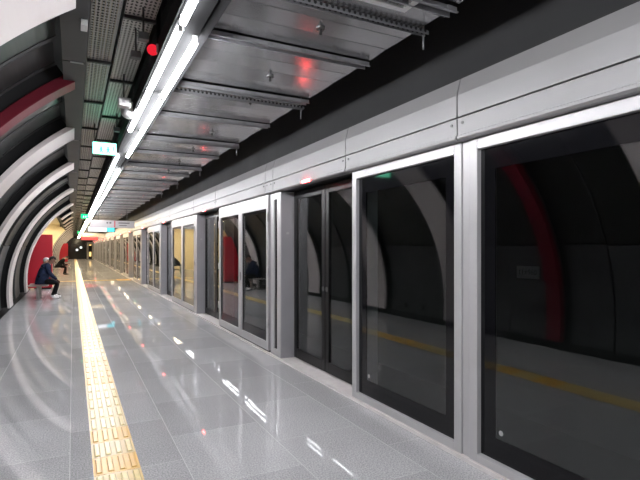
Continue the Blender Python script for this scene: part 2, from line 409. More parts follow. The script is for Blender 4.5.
# ------------------------------------------------------------------ side passage with warm light
ps = MB()
ps.box(-5.2, -1.50, P0 - 0.15, P0, -0.1, 3.25); ps.box(-5.2, -1.50, P1, P1 + 0.15, -0.1, 3.25)
ps.box(-5.35, -5.2, P0 - .15, P1 + .15, -0.1, 3.25); ps.box(-5.2, -0.75, P0, P1, 3.10, 3.25)
ps.arc(3.06, 3.42, P1 - .03, P1 - .001, -8, 46, 30); ps.box(-1.5, -1.15, P1, P1 + .15, 1.6, 3.1); ps.box(-1.15, -.75, P1, P1 + .15, 2.35, 3.1)
struct(ps.build('wall_side', M['cream']))
struct(MB().box(-5.2, FLOOR_L, P0, P1, -0.25, 0.0).build('floor_side', M['floor']))
dd = MB().box(-5.2, -5.12, 27.2, 29.4, 0, 2.3).build('door_2', M['blackframe']); struct(dd)
ds = MB().box(-5.2, -5.12, 32.0, 34.2, 0, 2.3).build('door_3', M['blackframe']); struct(ds)
for k, (x, yy) in enumerate(((-2.3, 23.2), (-2.3, 27.0), (-2.3, 30.8), (-2.3, 34.4))):
    t = empty('ceiling_lamp', (x, yy, 3.10)); tag(t, f'{nth(k)} warm square ceiling lamp from the camera inside the side passage', 'lamp', 'side passage lamps')
    MB().box(-.3, .3, -.3, .3, -.05, 0).build('lamp_frame', M['white_plastic'], t)
    MB().box(-.27, .27, -.27, .27, -.056, -.051).build('diffuser', M['warm_lamp'], t)
# red partitions
def partition(y0, y1, xr, label):
    t = empty('red_divider', (xr, y0, 0)); tag(t, label, 'partition', 'red partitions')
    zs = [.05 + 2.01 * k / 12 for k in range(13)]
    prof = [(0, 2.06), (0, .05)] + [(AX - math.sqrt((RR + .205) ** 2 - (z - AZ) ** 2) - xr, z) for z in zs]
    MB().prism_y(prof, 0, y1 - y0).build('panel', M['red'], t, 0.008)
    MB().box(-1.3 - xr, -.04, .03, y1 - y0 - .03, 0, .05).build('plinth', M['rubber'], t)
partition(20.95, 21.4, -0.70, 'large red partition behind the man in the navy jacket')
partition(60.0, 60.5, -0.50, 'smaller distant red partition near the end wall')

# ------------------------------------------------------------------ platform screen: header
prof_apron = [(2.585, 2.33), (2.505, 2.335), (2.490, 2.347), (2.490, 2.366), (2.500, 2.372), (2.500, 2.494), (2.585, 2.494)]
prof_upper = [(2.585, 2.506), (2.500, 2.506), (2.500, 2.665), (2.532, 2.79), (2.585, 2.79)]
doors = [(-0.80, 1.09), (4.25, 6.15), (9.31, 11.22), (14.38, 16.34)]
yy = 19.42
while yy < 72:
    doors.append((yy, yy + 1.92)); yy += 5.06
seams = [-0.9, 1.05, 2.68, 4.30, 6.33, 6.64, 9.40]
for (a, b) in doors[2:]:
    for s in (a + 0.05, b + 0.12):
        if s - seams[-1] > 0.2: seams.append(s)
        else: seams[-1] = seams[-1]
seams[-1] = min(seams[-1], YE - 1)
seams.append(YE)
hn = 0
for i in range(len(seams) - 1):
    a, b = seams[i], seams[i + 1]
    t = empty('header_panel', (0, a, 0))
    if b > 1.4: hn += 1
    over = 'over the fixed screens'
    for (p, q) in doors:
        if a < (p + q) / 2 < b: over = 'over sliding doors'
    if b - a < 0.5: over = 'narrow filler'
    tag(t, f'{nth(max(hn - 1, 0))} pale aluminium header panel from the camera, {over}' if b > 1.4 else 'pale aluminium header panel at the back of the camera, over the fixed end', 'header panel', 'header panels of the platform screen')
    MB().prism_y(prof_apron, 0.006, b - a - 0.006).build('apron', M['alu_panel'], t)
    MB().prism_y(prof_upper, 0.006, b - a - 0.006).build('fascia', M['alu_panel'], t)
    if a < 40:
        for s in ((0.055, b - a - 0.055) if b - a > .5 else (0.08, b - a - .08)):
            MB().cyl((2.500, s, 2.455), (2.494, s, 2.455), 0.011, 12).build('screw', M['screw'], t)
struct(MB().box(2.586, 2.84, YB, YE, 2.34, 2.79).build('trim_4', M['blackframe']))
# thin dark channel on top of the header
struct(MB().box(2.56, 2.66, YB, YE, 2.792, 2.815).build('trim_5', M['rubber']))
# red door lights
for i, (a, b) in enumerate(doors[1:]):
    c = (a + b) / 2 + 0.02
    t = empty('door_indicator', (2.488, c, 2.352)); tag(t, f'red door light under the header, above the {nth(i)} sliding doors from the camera', 'indicator light', 'red door lights')
    MB().box(-.018, 0.004, -.10, .10, -.014, .014).build('lens', M['red_light'], t)
    MB().box(-.021, -.0185, -.055, .055, -.008, .008).build('bright_core', M['red_core'], t)

# ------------------------------------------------------------------ platform screen: sill, posts, doors, panes
struct(MB().box(2.53, 2.86, YB, YE, -0.02, 0.028).build('trim_6', M['sill']))
def frame_mb(W, z0, z1, x0, x1, side, top, bot):
    m = MB()
    m.box(x0, x1, 0, side, z0, z1); m.box(x0, x1, W - side, W, z0, z1)
    m.box(x0, x1, side, W - side, z1 - top, z1); m.box(x0, x1, side, W - side, z0, z0 + bot)
    return m
def border_mb(y0, y1, z0, z1, x0, x1, s, tp, bt):
    m = MB(); m.box(x0, x1, y0, y0 + s, z0, z1); m.box(x0, x1, y1 - s, y1, z0, z1)
    m.box(x0, x1, y0 + s, y1 - s, z1 - tp, z1); m.box(x0, x1, y0 + s, y1 - s, z0, z0 + bt)
    return m
GX = 2.588
def fixed_screen(y0, y1, label):
    W = y1 - y0; t = empty('fixed_screen', (0, y0, 0)); tag(t, label, 'glass screen', 'fixed screens')
    frame_mb(W, 0.028, 2.33, XF, XF + .09, 0.078, 0.08, 0.062).build('frame', M['alu'], t, 0.005)
    f = 0.078
    border_mb(f, W - f, 0.09, 2.25, GX, GX + .012, 0.13, 0.15, 0.15).build('black_border', M['black'], t)
    MB().box(GX + .001, GX + .011, f + .13, W - f - .13, 0.24, 2.10).build('pane', M['glass'], t)
    MB().cyl((GX - .001, W - f - .18, .29), (GX + .002, W - f - .18, .29), .018, 14).build('glass_mark', M['km_plate'], t)
fixed_screen(1.09, 2.612, 'large dark glass screen nearest the camera, cut by the right edge')
fixed_screen(2.69, 4.255, 'second large dark glass screen, between the nearest post and the sliding doors')
tag(MB().box(XF + .012, XF + .28, 2.613, 2.689, 0.028, 2.33).build('screen_post', M['alu'], None, 0.004), 'slim pale aluminium post between the two nearest glass screens', 'post')

def sliding_doors(y0, y1, i, detail=True):
    t = empty('sliding_door_unit', (0, y0, 0)); tag(t, f'{nth(i)} black-framed sliding door pair from the camera, set back in the screen', 'sliding door', 'sliding doors')
    W = y1 - y0; h = W / 2
    for s in (0, 1):
        a, b = s * h + 0.006, (s + 1) * h - 0.006
        lf = border_mb(a, b, 0.04, 2.33, 2.735, 2.775, 0.085, 0.11, 0.13).build('door_leaf', M['blackframe'], t, 0.004)
        MB().box(2.748, 2.760, a + .085, b - .085, .17, 2.22).build('pane', M['glass'], lf)
        if detail:
            MB().cyl((2.734, b - .04 if s == 0 else a + .04, 1.05), (2.728, b - .04 if s == 0 else a + .04, 1.05), .03, 14).build('door_button', M['screw'], lf)
def door_post(y0, y1, i, slot):
    t = empty('door_post', (0, y0, 0)); tag(t, f'grey aluminium door post on the far side of the {nth(i)} sliding doors from the camera', 'post', 'door posts')
    W = y1 - y0
    MB().box(XF, 2.84, 0, W, 0.028, 2.33).build('column', M['alu_grey'], t, 0.004)
    MB().box(2.63, 2.67, -.004, 0, 1.74, 1.77).build('label_plate', M['white_plastic'], t)
    MB().box(XF - .006, XF, .006, W - .006, 0.03, 2.325).build('front_cover', M['alu'], t)
    if slot:
        MB().box(XF + .02, XF + .05, W, W + slot, 0.03, 2.33).build('dark_slot', M['black'], t)
        MB().box(XF, XF + .2, W + slot, W + slot + .13, 0.03, 2.33).build('strip', M['alu'], t, 0.004)
        MB().box(XF, XF + .2, W, W + slot, 2.24, 2.33).build('slot_cap', M['alu'], t); MB().box(XF, XF + .2, W, W + slot, 0.03, 0.12).build('slot_cap', M['alu'], t)
def emergency_doors(y0, y1, i, where):
    t = empty('hinged_door_unit', (0, y0, 0)); tag(t, f'{nth(i)} grey-framed double hinged glass door from the camera{where}', 'hinged door', 'double hinged doors')
    W = y1 - y0; h = W / 2
    for s in (0, 1):
        a, b = s * h + 0.008, (s + 1) * h - 0.004
        lf = border_mb(a, b, 0.05, 2.33, XF - .015, XF + .05, 0.085, 0.20, 0.12).build('door_leaf', M['alu'], t, 0.004)
        MB().box(XF + .012, XF + .024, a + .085, b - .085, .17, 2.13).build('pane', M['glass'], lf)
        border_mb(a + .085, b - .085, .17, 2.13, XF + .004, XF + .012, 0.03, 0.05, 0.14).build('black_border', M['black'], lf)
        he = a if s == 0 else b
        for z in (0.45, 1.2, 2.0):
            MB().cyl((XF - .02, he, z - .06), (XF - .02, he, z + .06), 0.014, 10).build('hinge', M['alu'], lf)
    MB().box(XF - .024, XF - .014, h - .03, h - .012, 1.0, 1.14).build('lock', M['screw'], t)
    MB().box(XF + .0, XF + .05, 0, W, 0.03, 0.05).build('threshold', M['rubber'], t)
for i, (a, b) in enumerate(doors[1:]):
    sliding_doors(a + 0.02, b - 0.02, i, a < 30)
    nxt = doors[1:][i + 1][0] if i + 2 < len(doors) else YE
    if i == 0:
        door_post(b, b + 0.14, 0, 0.13)
        emergency_doors(6.60, 9.27, 0, ', reflecting the seated man')
    else:
        door_post(b, b + 0.14, i, 0)
        emergency_doors(b + 0.16, nxt - 0.03, i, '')
struct(MB().box(2.60, 2.84, 1.05, 1.09, 0.028, 2.33).build('trim_7', M['alu_grey']))
near = MB(); near.box(2.6, 2.84, YB, 1.05, .028, 2.33)
struct(near.build('trim_8', M['alu_grey']))
# jambs on the near side of every door
for i, (a, b) in enumerate(doors[1:]):
    tag(MB().box(XF + .095, 2.84, a - 0.03, a, 0.028, 2.33).build('door_upright', M['alu_grey']), f'thin grey upright on the near side of the {nth(i)} sliding doors from the camera', 'upright', 'door uprights')

# distance marker in the track tunnel
def text_mesh(txt, size, name, mat, parent, loc, rot):
    cu = bpy.data.curves.new(name, 'FONT'); cu.body = txt; cu.size = size; cu.align_x = 'CENTER'; cu.align_y = 'CENTER'; cu.extrude = 0.001
    o = bpy.data.objects.new('tmp', cu); C.objects.link(o)
    dg = bpy.context.evaluated_depsgraph_get(); me = bpy.data.meshes.new_from_object(o.evaluated_get(dg)); me.name = name
    C.objects.unlink(o); bpy.data.objects.remove(o)
    me.materials.clear(); me.materials.append(mat)
    ob = bpy.data.objects.new(name, me); C.objects.link(ob); ob.parent = parent; ob.location = loc; ob.rotation_euler = rot
    return ob
km = empty('distance_marker', (6.49, 5.35, 1.16)); tag(km, 'small grey marker plate with black numbers on the track tunnel wall behind the nearest glass', 'marker sign')
MB().box(-.02, 0, -.21, .21, -.1, .1).build('plate', M['km_plate'], km)
text_mesh('11+960', 0.115, 'lettering', M['sign_ink'], km, (-.022, 0, 0), (PI / 2, 0, -PI / 2))

# ------------------------------------------------------------------ tactile strip
def tact(x0, x1, y0, y1, along_y=True):
    pass
ts = empty('tactile_strip', (0.125, 3.0, 0)); tag(ts, 'long yellow tactile guide strip running down the grey platform floor', 'tactile paving')
TW = 0.30; PIT = 0.30
orange = lambda k: k in (12, 14, 20, 21, 22, 23, 24)
def bar(mb, x0, x1, y0, y1, h, mi=0):
    """low bar with chamfered top"""
    o = len(mb.v); c = 0.006
    for (a, b, d, e, z) in ((x0, x1, y0, y1, 0.003), (x0 + c, x1 - c, y0 + c, y1 - c, h)):
        mb.v += [(a, d, z), (b, d, z), (b, e, z), (a, e, z)]
    mb.face([o + 4, o + 5, o + 6, o + 7], mi)
    for i in range(4):
        j = (i + 1) % 4; mb.face([o + i, o + j, o + 4 + j, o + 4 + i], mi)
def tactile_tile(mats):
    m = MB(); m.box(0.0, TW, .0015, PIT - .0015, -0.01, 0.004, 0)
    for c in range(4):
        xc = TW * (c + 0.5) / 4
        m.box(xc - .023, xc + .023, .025, PIT - .025, 0.0, 0.0046, 1)
        bar(m, xc - .020, xc + .020, .028, PIT - .028, 0.0095, 2)
    return m.mesh('tactile_tile', mats)
pale_me = tactile_tile([M['tact_base'], M['tact_groove'], M['tact_bar']]); or_me = tactile_tile([M['tact_orange'], M['tact_orange_groove'], M['tact_orange']])
rest = MB()
for k in range(-2, int(YE / PIT) - 1):
    y0 = k * PIT - 3.0
    if k < 98:
        o = bpy.data.objects.new('tactile_tile', or_me if orange(k) else pale_me); C.objects.link(o); o.parent = ts; o.location = (0, y0, 0)
        if orange(k): o['label'] = 'deeper orange tile'
    else:
        rest.box(0.0, TW, y0 + .0015, y0 + PIT - .0015, -0.01, 0.004, 0)
        for c in range(4):
            xc = TW * (c + 0.5) / 4; bar(rest, xc - .020, xc + .020, y0 + .028, y0 + PIT - .028, 0.0095, 1)
o = rest.build('far_tiles', [M['tact_base'], M['tact_bar']], ts); o['kind'] = 'stuff'
# crossing branch towards the fifth doors
tb = empty('tactile_branch', (0.43, 25.3, 0)); tag(tb, 'far yellow tactile branch crossing the platform to the screen doors', 'tactile paving')
q = MB(); r = MB()
q.box(0.0, 1.449, -.15, .15, -.01, .004); q2 = MB().box(1.45, 2.06, -.6, .6, -.01, .0045)
q3 = MB().box(-1.84, -0.31, -.15, .15, -.01, .004)
for c in range(4):
    for k in range(5): bar(r, .02 + k * .28, .02 + k * .28 + .24, -.15 + .075 * c + .018, -.15 + .075 * c + .057, .0095)
q.build('tile_band', M['tact_orange'], tb); q2.build('door_pad', M['tact_orange'], tb); q3.build('tile_band', M['tact_orange'], tb); r.build('guide_bars', M['tact_bar'], tb)

# ------------------------------------------------------------------ ceiling: galvanised panels, beams, struts, vent
CX0, CX1, CZ = 0.80, 2.11, 3.05
beams = [1.2, 2.30, 3.29, 4.40, 5.48, 6.70, 7.76, 8.98, 10.02, 11.20]
while beams[-1] < YE - 1.4: beams.append(beams[-1] + 1.12)
def beam_mb():
    m = MB()
    m.box(0.83, 2.112, -.035, .035, -.004, 0.0, 0); m.box(0.83, 2.112, -.035, -.028, -.036, -.0045, 0); m.box(0.83, 2.112, .028, .035, -.036, -.0045, 0)
    m.box(0.83, 2.112, -.050, -.0355, -.038, -.033, 1)
    return m
beam0 = None
for i, yb in enumerate(beams):
    if i == 0:
        continue
    if beam0 is None:
        beam0 = empty('ceiling_channel', (0, yb, CZ - .012))
        beam_mb().build('channel', [M['galv_dark'], M['galv_edge']], beam0)
        far_beam = copy_tree(beam0); far_beam.location = (0, beams[12], CZ - .012)
        for k in range(5): MB().box(0.98 + .26 * k, 1.02 + .26 * k, -.056, -.0505, -.042, -.012).build('clip', M['galv_edge'], beam0)
        t = beam0
    else:
        t = copy_tree(beam0 if i < 12 else far_beam) if i != 12 else far_beam; t.location = (0, yb, CZ - .012)
    tag(t, f'{nth(i - 1)} dark galvanised channel beam from the camera across the metal ceiling', 'ceiling beam', 'ceiling beams')
for i in range(len(beams) - 1):
    a, b = beams[i] + .05, beams[i + 1] - .05
    m = MB(); n = 4; w = (b - a) / n
    for k in range(n):
        tilt = (0.003, -0.002, 0.0025, -0.003)[(k + i) % 4]
        y0, y1 = a + w * k + .003, a + w * (k + 1) - .003
        o = len(m.v)
        for x in (CX0, CX1):
            for (yy, dz) in ((y0, tilt), (y1, -tilt)):
                m.v += [(x, yy, CZ + dz), (x, yy, CZ + dz + .02)]
        for f in ((0, 2, 6, 4), (1, 5, 7, 3), (0, 1, 3, 2), (4, 6, 7, 5), (0, 4, 5, 1), (2, 3, 7, 6)): m.face([o + j for j in f])
    o = m.build('ceiling_cassette', M['galv'])
    tag(o, f'{nth(i)} galvanised plank ceiling panel from the camera, between two channel beams', 'ceiling panel', 'ceiling panels')
# backing so nothing shows between planks
struct(MB().box(CX0 + .02, CX1 - .02, YB, YE, CZ + .05, CZ + .09).build('trim_9', M['shell']))
struct(MB().box(CX0, CX1, YB, 1.2, CZ, CZ + .02).build('trim_10', M['galv']))
for i, ysx in enumerate((2.62, 4.62, 6.86, 9.16, 11.4, 13.6)):
    t = empty('perforated_strut', (0, ysx, CZ - .038)); tag(t, f'{nth(i)} pale perforated steel strut from the camera hung under the metal ceiling', 'strut', 'perforated struts')
    m = MB(); m.box(0.83, 2.16, -.020, .020, .026, .030); m.box(.83, 2.17, -.020, -.017, 0, .026); m.box(.83, 2.17, .017, .020, 0, .026)
    m.build('rail', M['strut'], t)
    MB().cyl((2.14, 0, .0), (2.14, 0, -.10), .006, 8).build('hanger_rod', M['galv_edge'], t)
    MB().cyl((2.14, 0, .03), (2.14, 0, .785), .006, 8).build('hanger_rod', M['galv_edge'], t)
for i, (x, yy) in enumerate(((1.50, 2.92), (1.53, 3.94), (1.60, 4.67), (1.60, 6.19), (1.62, 7.38), (1.65, 8.6), (1.65, 9.71))):
    t = empty('sprinkler_head', (x, yy, CZ)); tag(t, f'{nth(i)} small dark sprinkler head from the camera under the metal ceiling', 'sprinkler', 'sprinkler heads')
    MB().cyl((0, 0, .012), (0, 0, -.012), .03, 14).build('cover_plate', M['screw'], t)
    MB().cyl((0, 0, -.012), (0, 0, -.045), .011, 10).build('nozzle', M['rubber'], t)
v = empty('ceiling_vent', (1.56, 2.17, CZ - .012)); tag(v, 'pale square ceiling vent grille with dark slats under the metal ceiling', 'vent')
frame = MB(); frame.box(-.27, .27, -.25, -.21, -.03, .0); frame.box(-.27, .27, .21, .25, -.03, .0); frame.box(-.27, -.23, -.21, .21, -.03, .0); frame.box(.23, .27, -.21, .21, -.03, .0)
frame.build('frame', M['white_plastic'], v)
for k in range(17): MB().obox((-.216 + .027 * k, 0, -.012), ((.009, 0, .007), (0, .21, 0), (-.001, 0, .0012))).build('slat', M['grey_plastic'], v)
MB().box(-.23, .23, -.21, .21, -.0015, 0.0).build('dark_back', M['rubber'], v)
MB().box(-.2, .2, -.18, .18, .0, .010).build('duct_collar', M['galv_dark'], v)

# ------------------------------------------------------------------ luminaire row
def luminaire(y0, y1, left, right, i, warm=False):
    t = empty('linear_luminaire', (0, y0, 2.9)); 
    tag(t, f'{nth(i)} long twin-tube luminaire from the camera in the bright ceiling light row', 'luminaire', 'light row over the platform')
    W = y1 - y0
    m = MB(); m.box(.545, .80, .004, W - .004, .075, .13)
    m.box(.745, .80, .004, W - .004, .055, .0745); m.box(.535, .5445, .004, W - .004, .006, .13)
    m.build('housing', M['housing'], t)
    MB().prism_y([(.555, .074), (.57, .045), (.73, .045), (.742, .074)], .006, W - .006).build('gear_tray', M['reflector'], t)
    for yy in (W * .2, W * .8): MB().cyl((.755, yy, .13), (.755, yy, .885), .008, 8).build('hanger_rod', M['bracket'], t)
    for x, lst in ((.585, left), (.715, right)):
        for (a, b) in lst:
            tb = MB().cyl((x, a - y0 + .03, 0), (x, b - y0 - .03, 0), .021, 12).build('tube', M['tube_warm'] if warm else M['tube'], t)
            for (e, g) in ((a - y0 + .006, a - y0 + .03), (b - y0 - .03, b - y0 - .006)):
                MB().box(x - .014, x + .014, e, g, -.02, .046).build('lampholder', M['white_plastic'], tb)
luminaire(-4.5, 0.0, [(-4.45, -3), (-3, -1.5), (-1.5, -.02)], [(-4.45, -3), (-3, -1.5), (-1.5, -.02)], 0)
li = 0
bpy.data.objects['linear_luminaire']['label'] = 'twin-tube luminaire of the light row above and behind the camera'
luminaire(0.0, 4.5, [(0.05, 1.5), (1.5, 2.97), (3.0, 4.47)], [(0.05, 1.6), (3.18, 4.48)], 0)
luminaire(4.5, 9.0, [(4.53, 5.95), (7.62, 8.98)], [(4.53, 6.05), (6.1, 7.64)], 1)
k = 2; y = 9.0
while y < YE - 4:
    l3 = [(y + .03, y + 1.5), (y + 1.53, y + 3.0), (y + 3.02, y + 4.47)]
    luminaire(y, y + 4.5, l3, l3, k, warm=(y > 21)); y += 4.5; k += 1

# fittings hung beside the light row
t = empty('dome_camera', (.50, 5.22, 2.96)); tag(t, 'white dome camera beside the bright light row', 'camera')
MB().cyl((.042, 0, .05), (.042, 0, .825), .010, 8).build('drop_rod', M['bracket'], t)
MB().cyl((0, 0, .05), (0, 0, -.02), .08, 20).build('base', M['white_plastic'], t)
MB().sphere((0, 0, -.03), .075).build('dome', M['white_plastic'], t)
t = empty('speaker_box', (.43, 4.93, 2.93)); tag(t, 'small white box with a bracket beside the dome camera', 'box')
MB().box(-.05, .06, -.05, .05, -.04, .04).build('body', M['white_plastic'], t, .006)
MB().cyl((0, 0, .04), (0, 0, .272), .008, 8).build('hanger_rod', M['bracket'], t)
t = empty('red_beacon', (.50, 3.57, 2.95)); tag(t, 'round red beacon lamp hanging beside the light row', 'beacon')
MB().sphere((0, 0, 0), .038).build('lens', M['beacon'], t)
MB().box(.02, .055, -.03, .03, -.02, .04).build('bracket', M['white_plastic'], t, .004)
MB().box(.028, .05, -.02, .02, .045, .835).build('mount', M['housing'], t)
for i, (x, yy, z, lab) in enumerate(((.43, 3.50, 3.0, 'small grey junction box beside the red beacon'), (.42, 3.86, 3.0, 'small grey junction box just beyond the red beacon'), (.48, 6.4, 3.0, 'small grey junction box near the first exit sign'))):
    t = empty('junction_box', (x, yy, z)); tag(t, lab, 'junction box', 'junction boxes by the light row')
    MB().box(-.035, .035, -.03, .03, -.025, .025).build('body', M['grey_plastic'], t, .004)
    MB().cyl((0, 0, .025), (0, 0, .202), .007, 8).build('conduit', M['bracket'], t)
# dark service duct beside the light row
sd = empty('service_duct', (0, 0, 0)); tag(sd, 'dark service duct above the light row next to the cable trays', 'duct')
MB().box(.575, .71, YB, YE - .1, 3.24, 3.40).build('casing', M['soffit'], sd)

# ------------------------------------------------------------------ cable trays
def tray(x0, x1, z, label, slatted, by0, bstep):
    t = empty('cable_tray', (0, 0, z)); tag(t, label, 'cable tray', 'cable trays')
    W = x1 - x0
    s = MB(); s.box(x0 - .004, x0, YB, YE - .2, 0, .06); s.box(x1, x1 + .004, YB, YE - .2, 0, .06); s.build('side_rails', M['tray_solid'], t)
    if slatted:
        m = MB(); n = 9
        for k in range(n):
            c = x0 + W * (k + .5) / n; m.box(c - W / n * .36, c + W / n * .36, YB, YE - .2, 0, .002)
        yy = 0.0
        while yy < 40: m.box(x0, x1, yy, yy + .012, .0, .0022); yy += .09
        m.build('slatted_bottom', M['tray'], t)
        cb = MB()
        for k in range(5):
            c = x0 + .025 + k * (W - .05) / 4
            cb.cyl((c, YB, .016), (c, YE - .3, .016), .0125, 8)
        cb.build('cables', M['cable'], t)
    else:
        m = MB()
        for k in range(7):
            c = x0 + W * (k + .5) / 7; m.box(c - W / 14, c + W / 14, YB, YE - .2, .003 * (k % 2), .003 * (k % 2) + .002)
        m.build('perforated_bottom', M['tray'], t)
        cb = MB()
        for k in range(4): cb.cyl((x0 + .03 + .05 * k, YB, .025), (x0 + .03 + .05 * k, YE - .3, .025), .018, 8)
        cb.build('cables', M['cable_dark'], t)
    yy = by0
    while yy < YE - 1:
        br = MB(); br.box(x0 - .006, x1 + .008, -.014, .014, -.026, -.002); br.box(x0 - .0065, x0 - .0045, -.012, .012, -.002, .585)
        o = br.build('bracket', M['bracket'], t); o.location = (0, yy, 0)
        yy += bstep
tray(.115, .295, 3.20, 'left of the two perforated cable trays, slatted with pale cables', True, 2.0, 1.33)
tray(.325, .525, 3.20, 'right of the two perforated cable trays, next to the light row', False, 2.2, 1.46)

# ------------------------------------------------------------------ signs
def runner(m, cx, cz, s, mi=0):
    y = -.0285
    m.cyl((cx, y + .001, cz + .42 * s), (cx, y - .001, cz + .42 * s), .13 * s, 12, mi)
    def limb(a, b, w):
        a = Vector((cx + a[0] * s, y, cz + a[1] * s)); b = Vector((cx + b[0] * s, y, cz + b[1] * s))
        d = (b - a); n = Vector((-d.z, 0, d.x)).normalized() * w * s / 2
        m.obox((a + b) / 2, (d / 2, Vector((0, .001, 0)), n), mi)
    limb((-.02, .28), (.02, -.1), .24); limb((.02, -.08), (.26, -.42), .12); limb((.0, -.08), (-.22, -.45), .12)
    limb((-.05, .22), (-.3, .0), .09); limb((.06, .22), (.3, .08), .09)
def exit_sign(x, yy, z, w, h, face, ink, label):
    t = empty('exit_sign', (x, yy, z)); tag(t, label, 'exit sign', 'hanging exit signs')
    MB().box(-w / 2, w / 2, -.025, .025, -h / 2, h / 2).build('casing', M['grey_plastic'], t, .004)
    MB().box(-w / 2 + .006, w / 2 - .006, -.0275, -.0255, -h / 2 + .006, h / 2 - .006).build('lit_face', face, t)
    m = MB(); runner(m, -.05 * w / .35, -.02, h * .5); runner(m, .05 * w / .35, -.02, h * .5)
    m.box(w * .36, w * .40, -.029, -.028, -.02, .03)
    m.build('symbols', ink, t)
    for q in (-.4, .4): MB().cyl((w * q, 0, h / 2), (w * q, 0, 3.19 - z), .005, 8).build('hanger_rod', M['bracket'], t)
exit_sign(.372, 7.0, 2.865, .295, .165, M['sign_cyan'], M['sign_teal'], 'nearest lit exit sign, white and turquoise, hanging under the cable trays')
exit_sign(.40, 20.5, 2.76, .27, .18, M['sign_green'], M['sign_white'], 'middle green lit exit sign hanging under the cable trays')
exit_sign(.42, 43.0, 2.78, .24, .2, M['sign_green'], M['sign_white'], 'farthest green lit exit sign under the cable trays')

t = empty('platform_sign', (1.35, 20.0, 2.46)); tag(t, 'long pale hanging platform sign across the ceiling beyond the near doors', 'sign')
MB().box(-.78, .78, -.05, .05, -.14, .14).build('casing', M['sign_body'], t, .01)
m = MB(); m.box(-.22, -.16, -.0525, -.0505, .02, .07); m.box(-.12, -.05, -.0525, -.0505, .02, .07); m.box(.2, .6, -.0525, -.0505, .03, .065); m.box(.22, .5, -.0525, -.0505, -.06, -.035)
m.build('faded_print', M['sign_ink'], t)
MB().box(.05, .09, -.0525, -.0505, -.12, .12).build('red_divider', M['sign_redink'], t)
MB().cyl((-.5, 0, .14), (-.5, 0, .9), .012, 8).build('hanger_rod', M['bracket'], t); MB().cyl((.5, 0, .14), (.5, 0, .9), .012, 8).build('hanger_rod', M['bracket'], t)
t = empty('information_screen', (1.55, 28.0, 2.55)); tag(t, 'lit white and cyan information screen hanging beyond the platform sign', 'screen')
MB().box(-.88, .45, -.06, .06, -.16, .16).build('casing', M['blackframe'], t, .01)
MB().box(-.85, .05, -.066, -.061, -.13, .13).build('white_display', M['screen_white'], t)
MB().box(.07, .42, -.066, -.061, -.13, .13).build('cyan_display', M['screen_cyan'], t)
MB().cyl((-.4, 0, .16), (-.4, 0, .9), .015, 8).build('hanger_rod', M['bracket'], t); MB().cyl((.3, 0, .16), (.3, 0, .9), .015, 8).build('hanger_rod', M['bracket'], t)
t = empty('hanging_sign', (1.2, 36.0, 2.42)); tag(t, 'beige hanging sign below the far end of the light row', 'sign')
MB().box(-.75, .75, -.06, .06, -.13, .13).build('casing', M['endframe'], t, .03)
MB().cyl((-.3, 0, .13), (-.3, 0, 1.0), .015, 8).build('hanger_rod', M['bracket'], t); MB().cyl((.4, 0, .13), (.4, 0, 1.0), .015, 8).build('hanger_rod', M['bracket'], t)
t = empty('led_display', (1.75, 58.0, 2.58)); tag(t, 'far red glowing display hanging near the end doorway', 'display')
MB().box(-1.0, .7, -.06, .06, -.2, .2).build('casing', M['blackframe'], t, .01)
MB().box(-.95, .65, -.067, -.061, -.16, .16).build('lit_panel', M['led_red'], t)
MB().cyl((-.6, 0, .2), (-.6, 0, 1.0), .02, 8).build('hanger_rod', M['bracket'], t); MB().cyl((.5, 0, .2), (.5, 0, 1.0), .02, 8).build('hanger_rod', M['bracket'], t)
# added glowing discs imitating reflections of lights in the black end wall
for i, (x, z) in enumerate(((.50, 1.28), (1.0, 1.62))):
    t = empty('glint_disc', (x, YE - .02, z)); tag(t, ['lower', 'upper'][i] + ' small glowing disc imitating a reflection on the black end wall', 'lamp', 'end wall reflection discs')
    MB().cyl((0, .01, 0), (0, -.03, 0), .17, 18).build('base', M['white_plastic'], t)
    MB().cyl((0, -.031, 0), (0, -.04, 0), .15, 18).build('lens', M['screen_white'], t)  # glowing face is the painted reflection spot, not a lamp

# ------------------------------------------------------------------ benches
def bench(x0, x1, y0, y1, label, posts):
    t = empty('bench', ((x0 + x1) / 2, (y0 + y1) / 2, 0)); tag(t, label, 'bench', 'wall benches')
    w, l = (x1 - x0) / 2, (y1 - y0) / 2
    MB().box(-w, w, -l, l, .400, .425).build('seat', M['steel'], t, .008)
    for yy in posts:
        MB().cyl((.0, yy, .012), (.0, yy, .395), .05, 16).build('post', M['steel'], t)
        MB().cyl((.0, yy, .0), (.0, yy, .012), .10, 18).build('foot_plate', M['steel'], t)
bench(-1.20, -.66, 16.55, 17.1, 'steel bench seat under the man in the navy jacket', (0,))
bench(-1.20, -.66, 17.25, 17.8, 'steel bench seat under the white-haired person', (0,))
bench(-1.15, -.62, 30.7, 31.3, 'farther steel bench seat under the person in black', (0,))

